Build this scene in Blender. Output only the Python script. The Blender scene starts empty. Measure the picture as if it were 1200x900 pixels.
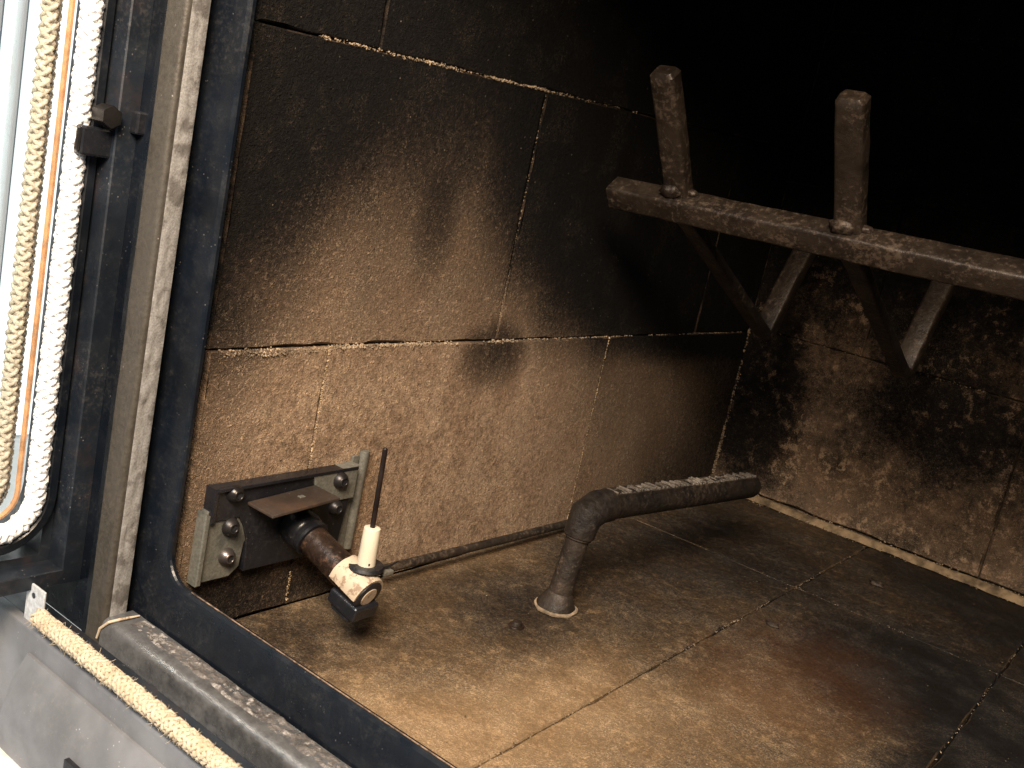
import bpy, bmesh, math, random
from mathutils import Vector, Matrix, noise as mn

random.seed(7)
S = bpy.context.scene
COL = S.collection
V = Vector

# ------------------------------------------------------------------ camera
cam_d = bpy.data.cameras.new('camera'); cam = bpy.data.objects.new('camera', cam_d); COL.objects.link(cam)
cam_d.sensor_width = 36; cam_d.lens = 36 * 1190.37 / 1200
cam_d.clip_start = 0.01; cam_d.clip_end = 60
_a, _b, _c = 0.6069771, 1.36239856, 0.21132609
cam.matrix_world = Matrix.Translation((0.364, -0.392, 0.250)) @ (Matrix.Rotation(_a, 4, 'Z') @ Matrix.Rotation(_b, 4, 'X') @ Matrix.Rotation(_c, 4, 'Z'))
S.camera = cam

# ------------------------------------------------------------------ world, lamps, exposure
W = bpy.data.worlds.new('World'); S.world = W; W.use_nodes = True
bg = W.node_tree.nodes['Background']
bg.inputs[0].default_value = (0.74, 0.86, 1.0, 1); bg.inputs[1].default_value = 0.20

def area(name, loc, target, size, power, col, size_y=None):
    l = bpy.data.lights.new(name, 'AREA'); l.energy = power; l.color = col; l.size = size
    if size_y: l.shape = 'RECTANGLE'; l.size_y = size_y
    o = bpy.data.objects.new(name, l); COL.objects.link(o); o.location = loc
    o.rotation_euler = (V(target) - V(loc)).to_track_quat('-Z', 'Y').to_euler()
    return o
area('key_lamp', (0.42, -0.62, 0.72), (0.08, 0.04, 0.05), 0.34, 25.0, (1.0, 0.79, 0.58))  # unseen warm key lamp above the opening
area('cool_fill_lamp', (0.45, -1.35, 1.35), (0.0, -0.12, 0.05), 0.6, 20, (0.68, 0.84, 1.0))  # unseen cool fill lamp, added to brighten the door rope

S.view_settings.view_transform = 'Standard'; S.view_settings.look = 'None'
S.view_settings.exposure = 0; S.view_settings.gamma = 1
S.render.engine = 'CYCLES'

# ------------------------------------------------------------------ node helpers
class NT:
    def __init__(s, name):
        s.m = bpy.data.materials.new(name); s.m.use_nodes = True
        s.t = s.m.node_tree; s.n = s.t.nodes; s.b = s.n['Principled BSDF']
        s.pos = s.n.new('ShaderNodeNewGeometry').outputs['Position']
        sp = s.n.new('ShaderNodeSeparateXYZ'); s.l(s.pos, sp.inputs[0]); s.x, s.y, s.z = sp.outputs
    def l(s, a, b): s.t.links.new(a, b)
    def put(s, v, sock):
        if hasattr(v, 'is_output'): s.l(v, sock)
        else: sock.default_value = v
    def math(s, op, a, b=0.0, clamp=False):
        n = s.n.new('ShaderNodeMath'); n.operation = op; n.use_clamp = clamp
        s.put(a, n.inputs[0]); s.put(b, n.inputs[1]); return n.outputs[0]
    def add(s, *a):
        r = a[0]
        for q in a[1:]: r = s.math('ADD', r, q)
        return r
    def mul(s, *a):
        r = a[0]
        for q in a[1:]: r = s.math('MULTIPLY', r, q)
        return r
    def pos_part(s, a): return s.math('MAXIMUM', a, 0.0)
    def noise(s, scale, detail=4, rough=0.55, dist=0.0, vec=None, stretch=None):
        n = s.n.new('ShaderNodeTexNoise'); n.inputs['Scale'].default_value = scale; n.inputs['Detail'].default_value = detail
        n.inputs['Roughness'].default_value = rough; n.inputs['Distortion'].default_value = dist
        v = vec or s.pos
        if stretch:
            mp = s.n.new('ShaderNodeMapping'); mp.inputs['Scale'].default_value = stretch; s.l(v, mp.inputs[0]); v = mp.outputs[0]
        s.l(v, n.inputs['Vector']); return n.outputs['Fac']
    def voro(s, scale, feature='F1', rnd=1.0):
        n = s.n.new('ShaderNodeTexVoronoi'); n.feature = feature; n.inputs['Scale'].default_value = scale
        n.inputs['Randomness'].default_value = rnd
        s.l(s.pos, n.inputs['Vector']); return n.outputs['Distance']
    def ramp(s, v, lo, hi, a=0.0, b=1.0):
        n = s.n.new('ShaderNodeMapRange'); n.interpolation_type = 'SMOOTHSTEP'
        s.put(v, n.inputs[0]); n.inputs[1].default_value = lo; n.inputs[2].default_value = hi
        n.inputs[3].default_value = a; n.inputs[4].default_value = b; return n.outputs[0]
    def mix(s, f, a, b):
        n = s.n.new('ShaderNodeMix'); n.data_type = 'RGBA'
        s.put(f, n.inputs[0])
        for v, k in ((a, 6), (b, 7)):
            if hasattr(v, 'is_output'): s.l(v, n.inputs[k])
            else: n.inputs[k].default_value = (*v, 1)
        return n.outputs[2]
    def scale_col(s, c, f):
        n = s.n.new('ShaderNodeMix'); n.data_type = 'RGBA'; n.blend_type = 'MULTIPLY'; n.inputs[0].default_value = 1
        s.l(c, n.inputs[6]); cb = s.n.new('ShaderNodeCombineColor')
        for i in range(3): s.l(f, cb.inputs[i])
        s.l(cb.outputs[0], n.inputs[7]); return n.outputs[2]
    def bump(s, h, strength, dist):
        n = s.n.new('ShaderNodeBump'); n.inputs['Strength'].default_value = strength; n.inputs['Distance'].default_value = dist
        s.l(h, n.inputs['Height']); s.l(n.outputs[0], s.b.inputs['Normal'])
    def blob(s, cx, rx, cy=None, ry=1, cz=None, rz=1):
        # soft spot: 1 at the centre, 0 outside
        t = None
        for ax, c, r in ((s.x, cx, rx), (s.y, cy, ry), (s.z, cz, rz)):
            if c is None: continue
            d = s.mul(s.add(ax, -c), 1.0 / r); d = s.math('POWER', s.math('ABSOLUTE', d), 2.0)
            t = d if t is None else s.add(t, d)
        return t
    def out(s, col, rough=0.9, metal=0.0, spec=None):
        s.put(col if hasattr(col, 'is_output') else (*col, 1), s.b.inputs['Base Color'])
        s.put(rough, s.b.inputs['Roughness']); s.put(metal, s.b.inputs['Metallic'])
        if spec is not None: s.b.inputs['Specular IOR Level'].default_value = spec
        return s.m

def brick_mat(name, wall, chip=False):
    t = NT(name); x, y, z = t.x, t.y, t.z
    nb = t.noise(7, 2, .6); nm = t.noise(30, 4, .65); nf = t.noise(300, 3, .75)
    wa = t.noise(330, 1, .5, 1.2); wb = t.noise(520, 1, .5, 1.5)
    worm = t.ramp(t.math('ABSOLUTE', t.add(wa, -.5)), .0, .055, 1, 0)      # short felted fibres
    worm2 = t.ramp(t.math('ABSOLUTE', t.add(wb, -.47)), .0, .06, 1, 0)
    if wall == 'floor':
        base = t.mix(t.ramp(nm, .3, .7), (.21, .135, .070), (.34, .228, .125)); tex = .8
    else:
        base = t.mix(t.ramp(nm, .3, .7), (.275, .184, .116), (.40, .280, .184)); tex = 1.15
    grain = t.add(1 - .55 * tex, t.mul(t.ramp(nf, .25, .75), .62 * tex), t.mul(worm, .30 * tex), t.mul(worm2, .34 * tex))
    rv = t.n.new('ShaderNodeObjectInfo').outputs['Random']
    base = t.scale_col(base, t.mul(grain, t.add(.86, t.mul(rv, .28))))   # every block fired a little differently
    wob = t.mul(t.add(nb, -.5), .9); wob2 = t.mul(t.add(nm, -.5), .9); wob3 = t.mul(t.add(nf, -.5), 1.5)
    if wall == 'left':
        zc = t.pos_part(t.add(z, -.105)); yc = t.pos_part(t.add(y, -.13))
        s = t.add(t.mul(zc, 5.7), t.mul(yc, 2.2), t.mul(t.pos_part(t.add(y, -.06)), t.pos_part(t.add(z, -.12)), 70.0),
                  t.mul(t.pos_part(t.add(t.mul(y, -1.0), -.044, t.mul(t.pos_part(t.add(z, -.12)), .22))), t.add(7.0, t.mul(z, 4.0))), .0)  # last term dims the wall towards the frame: light falloff painted in
        sp1 = t.ramp(t.add(t.blob(None, 1, .030, .015, .208, .030), t.mul(wob, 2.0), t.mul(wob2, 2.0), t.mul(wob3, 2.4)), -.9, 1.9, .20, 0)
        sp2 = t.ramp(t.add(t.blob(None, 1, .105, .034, .132, .022), wob, t.mul(wob2, 2.0)), -.2, 1.7, .50, 0)
        sp3 = t.ramp(t.add(t.blob(None, 1, -.045, .07, .012, .026), wob, wob2), .0, 1.4, .70, 0)
        s = t.add(s, sp1, sp2, sp3)
    elif wall == 'back':
        sp1 = t.ramp(t.add(t.blob(.19, .07, None, 1, .125, .045), wob, t.mul(wob2, 1.5)), .0, 1.6, .34, 0)
        sp2 = t.ramp(t.add(t.blob(.02, .05, None, 1, .09, .09), wob), .2, 1.5, .5, 0)
        s = t.add(t.mul(t.pos_part(t.add(z, -.160)), 6.0), t.mul(z, 1.4), .38, sp1, sp2, t.mul(wob2, .9), t.mul(wob3, .3))
    else:
        sp1 = t.ramp(t.add(t.blob(.10, .10, .24, .17), wob, wob2), .0, 1.8, .32, 0)
        sp2 = t.ramp(t.add(t.blob(.25, .06, .24, .08), wob2), .2, 1.7, .28, 0)
        sp3 = t.ramp(t.add(t.blob(.055, .065, .03, .10), wob2, wob), -.1, 1.7, .38, 0)
        sp4 = t.ramp(t.add(t.blob(.36, .08, .10, .16), wob2), .2, 1.5, .38, 0)
        sp5 = t.ramp(t.add(t.blob(.0, .075, -.085, .06), wob2), .0, 1.6, .40, 0)  # front-left corner dimmed: edge of the light pool painted in
        s = t.add(t.mul(t.pos_part(t.add(y, .05)), 1.05), t.mul(t.math('MINIMUM', t.pos_part(t.add(x, -.15)), .14), 2.4), .15, sp1, sp2, sp3, sp4, sp5)
    if wall != 'left':   # gritty flakes where the soot has come away
        fk = t.mul(t.ramp(t.noise(150, 4, .8), .50, .60), t.ramp(t.noise(36, 3, .6), .38, .62)); s = t.add(s, t.mul(fk, -.55 if wall == 'back' else -.22), .05)
    s = t.add(s, t.mul(wob, .6), t.mul(wob2, .6), t.mul(wob3, .50), t.mul(worm, -.14), t.mul(worm2, -.08))
    clean = t.math('SUBTRACT', 1.0, t.ramp(s, .0, 1.12)); soot_shade = t.math('SUBTRACT', 1.0, t.math('POWER', clean, 2.0))   # soot film plus painted light falloff, darkening by layers
    if chip: soot_shade = t.mul(t.add(soot_shade, .12, 0), t.ramp(nm, .38, .60, .70, 1.0))
    c = t.mix(soot_shade, base, (.0048, .0039, .0034))
    if wall == 'floor':   # iron-red burnt patches
        red = t.ramp(t.add(t.blob(.215, .06, .17, .09), t.mul(wob2, 1.6), wob, wob3), -.4, 1.5, .65, 0)
        c = t.mix(t.mul(red, .6), c, (.075, .030, .012))
    # pale fibres and grit that show through, and pits
    fl = t.mul(worm2, t.ramp(nm, .48, .62))
    c = t.mix(t.mul(fl, t.add(.42 * tex, t.mul(soot_shade, -.34 * tex))), c, (.48, .37, .24))
    vd = t.voro(230); vo = t.mul(t.ramp(vd, .06, .13, 1, 0), t.ramp(wa, .56, .62))
    c = t.mix(t.mul(vo, t.add(.80, t.mul(soot_shade, -.50))), c, (.50, .42, .31))
    pit = t.mul(t.ramp(vd, .06, .16, 1, 0), t.ramp(wa, .46, .40))
    c = t.mix(t.mul(pit, .6), c, (.05, .035, .022))
    h = t.add(t.mul(nf, .9), t.mul(worm, .35), t.mul(worm2, .3), t.mul(nm, .5))
    t.bump(h, .45 if wall == 'floor' else .95, .0014)
    rg = t.ramp(nf, .3, .7, .72, .95) if wall != 'floor' else t.ramp(nm, .3, .7, .50, .8)
    return t.out(c, rg, 0, .15 if wall != 'floor' else .3)

def mortar_mat():
    t = NT('pale_mortar'); n = t.noise(120, 5, .7); n2 = t.noise(22, 3, .6)
    c = t.mix(t.ramp(n, .35, .65), (.03, .022, .015), (.24, .175, .11))
    c = t.mix(t.ramp(n2, .42, .70), c, (.02, .016, .012)); t.bump(t.add(n, t.noise(400, 4)), .9, .002)
    return t.out(c, .95)

def paint_mat(name, col, rough=.42, dust=.5, grit=.0, rust=0.0, spec=.5):
    t = NT(name); n = t.noise(18, 4, .6); nf = t.noise(420, 4, .7); ns = t.noise(90, 4, .6, 0, None, (1, 1, .06))
    c = t.mix(t.ramp(n, .3, .7), tuple(v * .7 for v in col), tuple(v * 1.35 for v in col))
    sp = t.mul(t.ramp(t.voro(420), .06, .20, 1, 0), t.ramp(t.noise(70, 4, .7), .52, .66))
    c = t.mix(t.mul(sp, dust), c, (.42, .40, .37))
    haze = t.mul(t.ramp(nf, .45, .75), t.ramp(t.noise(30, 4, .65), .40, .70))
    c = t.mix(t.mul(haze, dust * .35), c, (.30, .27, .23))
    if rust: c = t.mix(t.mul(t.ramp(t.noise(38, 5, .7), .50, .66), rust), c, (.10, .050, .026))
    if grit: c = t.mix(t.mul(t.ramp(t.noise(150, 4, .7), .46, .58), grit), c, (.40, .36, .31))
    t.bump(t.add(t.mul(nf, .5), t.mul(n, .6), t.mul(sp, .6)), .25, .0008)
    r = t.math('ADD', t.ramp(t.noise(60, 4), .3, .7, rough - .1, rough + .14), t.mul(sp, .3), True)
    return t.out(c, r, 0, spec)

def steel_mat(name, col, metal=.6, rough=.45, dirt=.5, dirtcol=(.05, .035, .025), scale=1.0):
    t = NT(name); n = t.noise(40 * scale, 5, .65); nf = t.noise(380 * scale, 5, .7); nl = t.noise(11 * scale, 3)
    c = t.mix(t.ramp(nf, .3, .7), tuple(v * .75 for v in col), tuple(v * 1.2 for v in col))
    m = t.ramp(t.add(n, t.mul(t.add(nl, -.5), .8)), .42, .66)
    c = t.mix(t.mul(m, dirt), c, dirtcol)
    sp = t.mul(t.ramp(t.voro(300), .06, .13, 1, 0), t.ramp(t.noise(70, 3), .54, .62))
    c = t.mix(t.mul(sp, .5), c, (.45, .41, .36))
    t.bump(t.add(nf, t.mul(n, 1.2)), .35, .0009)
    return t.out(c, t.ramp(n, .3, .7, rough - .08, rough + .25), t.math('SUBTRACT', metal, t.mul(m, dirt * .7), True), .5)

def rough_iron_mat(name, a, b, hi, bump=.8, rough=.62):
    t = NT(name); n = t.noise(48, 5, .65); nf = t.noise(300, 5, .72); nn = t.noise(16, 4, .6)
    c = t.mix(t.ramp(n, .32, .68), a, b)
    c = t.mix(t.mul(t.ramp(t.add(nf, t.mul(t.add(nn, -.5), .7)), .52, .68), .65), c, hi)
    t.bump(t.add(t.mul(nf, .7), n, t.mul(t.voro(120), .5)), bump, .0016)
    return t.out(c, t.ramp(nf, .3, .7, rough - .12, rough + .2), .3, .45)

def rope_mat(name, a, b, grime, gcol, trans=0.0):
    t = NT(name); n = t.noise(900, 3, .7); m = t.noise(120, 4, .65)
    c = t.mix(t.ramp(n, .3, .7), a, b); c = t.mix(t.mul(t.ramp(m, .48, .66), grime), c, gcol)
    t.bump(t.add(n, t.noise(1600, 2)), .5, .0006)
    t.out(c, .95, 0, .15)
    if trans:   # glass fibre lets daylight through
        tb = t.n.new('ShaderNodeBsdfTranslucent'); t.l(c, tb.inputs[0]); mx = t.n.new('ShaderNodeMixShader'); mx.inputs[0].default_value = trans
        t.l(t.b.outputs[0], mx.inputs[1]); t.l(tb.outputs[0], mx.inputs[2]); t.l(mx.outputs[0], t.n['Material Output'].inputs[0])
    return t.m

def plain(name, col, rough=.6, metal=0.0, spec=.5, var=.25, scale=60):
    t = NT(name); n = t.noise(scale, 4, .6)
    c = t.mix(t.ramp(n, .3, .7), tuple(v * (1 - var) for v in col), tuple(min(1, v * (1 + var)) for v in col))
    t.bump(t.noise(scale * 8, 4, .65), .2, .0005)
    return t.out(c, t.ramp(n, .3, .7, max(.05, rough - .1), min(1, rough + .1)), metal, spec)

def stained(name, col, rough, stain, amt, scale, lo=.52, hi=.62):
    t = NT(name); n = t.noise(scale, 5, .7); m = t.noise(scale * .3, 3)
    c = t.mix(t.ramp(m, .3, .7), col, tuple(v * .82 for v in col)); c = t.mix(t.mul(t.ramp(n, lo, hi), amt), c, stain)
    c = t.mix(t.mul(t.ramp(t.voro(scale * 1.6), .08, .16, 1, 0), t.ramp(m, .5, .6), .8), c, (.03, .02, .015))
    t.bump(n, .25, .0006); return t.out(c, t.ramp(n, .3, .7, rough - .08, rough + .15), 0, .45)

M = {}
for w in ('left', 'back', 'floor'):
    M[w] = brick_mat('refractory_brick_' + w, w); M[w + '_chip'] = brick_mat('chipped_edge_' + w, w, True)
M['mortar'] = mortar_mat()
M['crumb'] = plain('pale_mortar_crumb', (.40, .29, .175), .95, 0, .2, .45, 150)
M['crumb_sooty'] = plain('sooty_mortar_crumb', (.24, .18, .12), .95, 0, .2, .6, 90)
M['fillet'] = plain('tan_mortar_fillet', (.17, .122, .072), .95, 0, .2, .6, 90)
M['black'] = paint_mat('black_stove_paint', (.0034, .0052, .0085), .34, .16)
M['blackrust'] = paint_mat('black_paint_with_rust', (.009, .0125, .018), .40, .3, 0, .10)
M['soot_steel'] = paint_mat('sooted_steel', (.008, .009, .012), .55, .35)
M['grey_panel'] = paint_mat('speckled_grey_panel', (.15, .155, .165), .50, .75)
M['jamb'] = steel_mat('worn_jamb_steel', (.062, .054, .043), .25, .48, .45, (.028, .024, .019))
M['jamb_worn'] = steel_mat('scuffed_jamb_edge', (.33, .32, .305), .35, .45, .85, (.07, .062, .055), 2.6)
M['sill'] = steel_mat('worn_sill_steel', (.26, .265, .27), .85, .26, .6, (.030, .030, .031), .6)
M['ash'] = rough_iron_mat('baked_ash_crust', (.045, .040, .037), (.16, .145, .135), (.50, .47, .44), 1.0, .55)
M['grate'] = rough_iron_mat('heat_scaled_iron', (.017, .012, .009), (.042, .030, .021), (.125, .090, .062), .35, .42)
M['burner'] = rough_iron_mat('sooty_burner_iron', (.013, .010, .008), (.038, .027, .019), (.12, .085, .055), .6, .58)
M['burner_dark'] = rough_iron_mat('soot_black_burner_iron', (.008, .006, .005), (.024, .017, .012), (.060, .042, .028), .6, .55)
M['slots'] = rough_iron_mat('crusted_burner_slots', (.05, .042, .033), (.12, .10, .08), (.30, .26, .21), 1.0, .45)
M['pipe'] = rough_iron_mat('oxidised_pipe', (.014, .010, .008), (.036, .021, .014), (.13, .062, .034), .25, .32)
M['zinc'] = steel_mat('dull_zinc_plate', (.20, .195, .165), .5, .38, .8, (.030, .032, .028), 1.6)
M['bracketblack'] = paint_mat('black_bracket', (.008, .0085, .011), .30, .25)
M['shelf'] = paint_mat('brown_heated_tab', (.032, .023, .018), .38, .25, 0, .3)
M['tab'] = steel_mat('pale_zinc_tab', (.55, .57, .58), .3, .45, .3, (.20, .19, .18))
M['screw'] = plain('dark_screw_steel', (.028, .025, .024), .32, .6, .5)
M['screw_bright'] = plain('grey_screw_steel', (.13, .11, .10), .35, .8, .5)
M['rubbed'] = plain('rubbed_rusty_edge', (.20, .135, .09), .5, .3, .5, .7, 320)
M['cream'] = stained('heat_stained_cream_band', (.52, .42, .31), .55, (.16, .10, .06), .75, 190)
M['ceramic'] = stained('white_glazed_ceramic', (.66, .59, .46), .30, (.42, .33, .22), .5, 120, .55, .72)
M['rod'] = plain('heat_blued_electrode', (.018, .012, .010), .35, .4, .5, .5, 60)
M['white_rope'] = rope_mat('white_fibreglass_rope', (.72, .73, .74), (.93, .93, .93), .10, (.60, .58, .54))
M['reflected_rope'] = rope_mat('grey_reflected_rope', (.42, .38, .31), (.74, .68, .56), .40, (.40, .34, .25), .15)
M['tan_rope'] = rope_mat('tan_knitted_rope', (.40, .33, .235), (.56, .49, .37), .5, (.36, .25, .15))
M['orange'] = plain('orange_sealant_strip', (.46, .24, .11), .5, 0, .5, .3, 130)
M['cap'] = plain('pale_rail', (.66, .60, .54), .45)
M['room'] = plain('pale_room_floor', (.82, .82, .82), .6, 0, .5, .06, 6)
M['upvc'] = plain('white_window_frame', (.85, .86, .86), .3, 0, .5, .04, 12)
M['gasketgrey'] = plain('grey_window_gasket', (.30, .36, .42), .5)

def glass_mat():
    m = bpy.data.materials.new('door_glass'); m.use_nodes = True; n = m.node_tree.nodes; l = m.node_tree.links
    o = n['Material Output']; n.remove(n['Principled BSDF'])
    tr = n.new('ShaderNodeBsdfTransparent'); tr.inputs[0].default_value = (.97, .985, .98, 1)
    gl = n.new('ShaderNodeBsdfGlossy'); gl.inputs['Roughness'].default_value = .06; gl.inputs['Color'].default_value = (1, 1, 1, 1)
    mx = n.new('ShaderNodeMixShader'); mx.inputs[0].default_value = .05; l.new(tr.outputs[0], mx.inputs[1]); l.new(gl.outputs[0], mx.inputs[2])
    l.new(mx.outputs[0], o.inputs[0]); return m
M['glass'] = glass_mat()
def daylight_mat():
    m = bpy.data.materials.new('daylit_window_pane'); m.use_nodes = True
    b = m.node_tree.nodes['Principled BSDF']; b.inputs['Base Color'].default_value = (.8, .85, .9, 1); b.inputs['Roughness'].default_value = .1
    t = m.node_tree; n = t.nodes.new('ShaderNodeTexNoise'); n.inputs['Scale'].default_value = 3
    r = t.nodes.new('ShaderNodeMix'); r.data_type = 'RGBA'; r.inputs[6].default_value = (.74, .86, .82, 1); r.inputs[7].default_value = (.97, .98, .93, 1)
    t.links.new(n.outputs[0], r.inputs[0]); t.links.new(r.outputs[2], b.inputs['Emission Color'])
    b.inputs['Emission Strength'].default_value = 1.05; return m
M['day'] = daylight_mat()

# ------------------------------------------------------------------ mesh helpers
def link(name, me, mats, parent=None, smooth=False):
    for m in (mats if isinstance(mats, (list, tuple)) else [mats]): me.materials.append(m)
    if smooth:
        for p in me.polygons: p.use_smooth = True
    o = bpy.data.objects.new(name, me); COL.objects.link(o)
    if parent: o.parent = parent
    return o
def from_bm(name, bm, mats, parent=None, smooth=False):
    bmesh.ops.recalc_face_normals(bm, faces=bm.faces)
    me = bpy.data.meshes.new(name); bm.to_mesh(me); bm.free(); return link(name, me, mats, parent, smooth)
def thing(name, label, cat, group=None, kind=None):
    o = bpy.data.objects.new(name, None); COL.objects.link(o); o.empty_display_size = .02
    tag(o, label, cat, group, kind); return o
def tag(o, label=None, cat=None, group=None, kind=None):
    if label: o['label'] = label
    if cat: o['category'] = cat
    if group: o['group'] = group
    if kind: o['kind'] = kind
    return o
def set_base(o, loc):
    """put an Empty at the thing's base while its parts keep their world places"""
    o.location = loc
    for c in o.children: c.matrix_parent_inverse = Matrix.Translation(-V(loc))

def bm_box(bm, lo, hi, bev=0.0, seg=2, mat=None):
    r = bmesh.ops.create_cube(bm, size=1); vs = r['verts']
    c = (V(lo) + V(hi)) / 2; d = V(hi) - V(lo)
    for v in vs: v.co = V((v.co.x * d.x, v.co.y * d.y, v.co.z * d.z)) + c
    if mat is not None:
        for v in vs: v.co = mat @ v.co
    if bev:
        es = list({e for v in vs for e in v.link_edges})
        bmesh.ops.bevel(bm, geom=es, offset=bev, segments=seg, affect='EDGES', profile=.5)
def box(name, lo, hi, mat, parent=None, bev=.001, seg=2, xf=None):
    bm = bmesh.new(); bm_box(bm, lo, hi, bev, seg, xf); return from_bm(name, bm, mat, parent, False)

def bm_tube(bm, pts, rad, n=16, cap=True, up=None, squash=None, jit=0.0, seed=0):
    pts = [V(p) for p in pts]; rad = rad if isinstance(rad, (list, tuple)) else [rad] * len(pts)
    rings = []; prev = None
    for i, p in enumerate(pts):
        t = (pts[min(i + 1, len(pts) - 1)] - pts[max(i - 1, 0)]).normalized()
        if prev is None:
            a = V(up) if up else (V((0, 0, 1)) if abs(t.z) < .9 else V((1, 0, 0)))
            u = (a - t * a.dot(t)).normalized()
        else: u = (prev - t * prev.dot(t)).normalized()
        prev = u; w = t.cross(u); ring = []
        for k in range(n):
            an = 2 * math.pi * k / n; r = rad[i]
            if jit: r *= 1 + jit * mn.noise((p + u * math.cos(an) * r + w * math.sin(an) * r) * 160 + V((seed, 0, 0)))
            ring.append(bm.verts.new(p + u * math.cos(an) * r + w * math.sin(an) * r * (squash or 1)))
        rings.append(ring)
    for a, b in zip(rings, rings[1:]):
        for k in range(n): bm.faces.new((a[k], a[(k + 1) % n], b[(k + 1) % n], b[k]))
    if cap:
        bm.faces.new(list(reversed(rings[0]))); bm.faces.new(rings[-1])
def tube(name, pts, rad, mat, parent=None, n=20, **kw):
    bm = bmesh.new(); bm_tube(bm, pts, rad, n, **kw); o = from_bm(name, bm, mat, parent, True)
    md = o.modifiers.new('edge', 'EDGE_SPLIT'); md.split_angle = math.radians(38); return o

def sweep_profile(name, prof, a, b, ex, ey, mat, parent=None, smooth=False, steps=1, jit=0.0):
    """closed 2D profile (list of (u,v)) swept straight from a to b; ex, ey are the profile axes"""
    bm = bmesh.new(); a, b, ex, ey = V(a), V(b), V(ex), V(ey); rings = []
    for i in range(steps + 1):
        c = a.lerp(b, i / steps); ring = []
        for (u, v) in prof:
            p = c + ex * u + ey * v
            if jit: p += (ex * mn.noise(p * 55) + ey * mn.noise(p * 55 + V((9, 3, 1)))) * jit
            ring.append(bm.verts.new(p))
        rings.append(ring)
    n = len(prof)
    for r0, r1 in zip(rings, rings[1:]):
        for k in range(n): bm.faces.new((r0[k], r0[(k + 1) % n], r1[(k + 1) % n], r1[k]))
    bm.faces.new(list(reversed(rings[0]))); bm.faces.new(rings[-1])
    o = from_bm(name, bm, mat, parent, smooth)
    if smooth:
        md = o.modifiers.new('edge', 'EDGE_SPLIT'); md.split_angle = math.radians(32)
    return o

def arc(cx, cy, r, a0, a1, n=6):
    return [(cx + r * math.cos(math.radians(a0 + (a1 - a0) * i / n)), cy + r * math.sin(math.radians(a0 + (a1 - a0) * i / n))) for i in range(n + 1)]

# ------------------------------------------------------------------ refractory slabs
def slab(name, corners, org, eu, ev, en, thick, mats, parent, gap=.0009, proud=0.0, chip=.0011, step=.0035, seed=0):
    """corners: four (u,v) of one brick; every edge is broken up by small chips, the arris is worn"""
    org, eu, ev, en = V(org), V(eu), V(ev), V(en)
    cu = sum(c[0] for c in corners) / 4; cv = sum(c[1] for c in corners) / 4
    out = []
    for i in range(4):
        p, q = V(corners[i]), V(corners[(i + 1) % 4]); L = (q - p).length; n = max(2, int(L / step))
        d = (q - p) / L; inw = V((-d.y, d.x))
        if inw.dot(V((cu, cv)) - p) < 0: inw = -inw
        for k in range(n):
            b = p.lerp(q, k / n)
            nz = .5 + .5 * mn.noise(V((b.x * 130 + seed, b.y * 130, 3.1))); nz2 = max(0, mn.noise(V((b.x * 45, b.y * 45 + seed, 7.7))))
            off = gap + chip * (.35 * nz + 1.1 * nz2)
            e = min(k, n - k) / n
            out.append((b, inw, off, chip * (.35 + .7 * nz + 1.0 * nz2)))
    def pt(b, z): return org + eu * b.x + ev * b.y + en * z
    bm = bmesh.new(); R0, R1, R2 = [], [], []
    for k, (b, inw, off, w) in enumerate(out):
        pv = out[k - 1][1]; ii = inw if (pv - inw).length < .01 else (inw + pv)
        R0.append(bm.verts.new(pt(b + ii * gap * .5, proud - thick)))
        R1.append(bm.verts.new(pt(b + ii * off, proud - w)))
        R2.append(bm.verts.new(pt(b + ii * (off + w), proud)))
    n = len(out)
    for a, b in ((R0, R1), (R1, R2)):
        for k in range(n):
            f = bm.faces.new((a[k], a[(k + 1) % n], b[(k + 1) % n], b[k])); f.material_index = 1
    f = bm.faces.new(R2); bmesh.ops.triangulate(bm, faces=[f])
    bm.faces.new(list(reversed(R0)))
    return from_bm(name, bm, mats, parent)

# floor ------------------------------------------------------------
floor = tag(box('floor', (-.03, -.105, -.05), (.70, .56, -.010), M['soot_steel'], None, 0), kind='structure')
fm = [M['floor'], M['floor_chip']]
ys = [-.104, .312, .486]
for i, (x0, x1) in enumerate(((0.0, .1560), (.1565, .2970), (.2975, .4600), (.4605, .6400))):
    for j in range(2):
        slab('tile', [(x0, ys[j]), (x1, ys[j]), (x1, ys[j + 1] - .0004), (x0, ys[j + 1] - .0004)], (0, 0, 0), (1, 0, 0), (0, 1, 0), (0, 0, 1),
             .009, fm, floor, gap=.0002, proud=random.uniform(-.0006, .0004), chip=.00075, step=.003, seed=i * 7 + j)

# left wall ---------------------------------------------------------
wall_l = tag(box('wall_left', (-.06, -.100, -.05), (-.0055, .55, .60), M['mortar'], None, 0), kind='structure')
s1 = lambda y: .1432 + .0095 * y
s2 = lambda y: .2905 + .046 * y
s3 = lambda y: .437 + .05 * y
rows = [((lambda y: .0005), s1, (-.1065, -.034, .238, .485), .0016), (s1, s2, (-.1065, .105, .375, .485), 0.0), (s2, s3, (-.1065, -.034, .238, .485), .0005)]
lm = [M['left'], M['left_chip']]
for r, (lo, hi, js, pr) in enumerate(rows):
    for k in range(3):
        y0, y1 = js[k], js[k + 1]
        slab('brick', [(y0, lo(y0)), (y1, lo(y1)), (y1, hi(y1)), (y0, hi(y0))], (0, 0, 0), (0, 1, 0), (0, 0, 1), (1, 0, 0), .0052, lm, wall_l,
             proud=pr + random.uniform(-.0004, .0004), gap=.0003, chip=.0009 if r else .0007, seed=r * 11 + k * 3)

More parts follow.
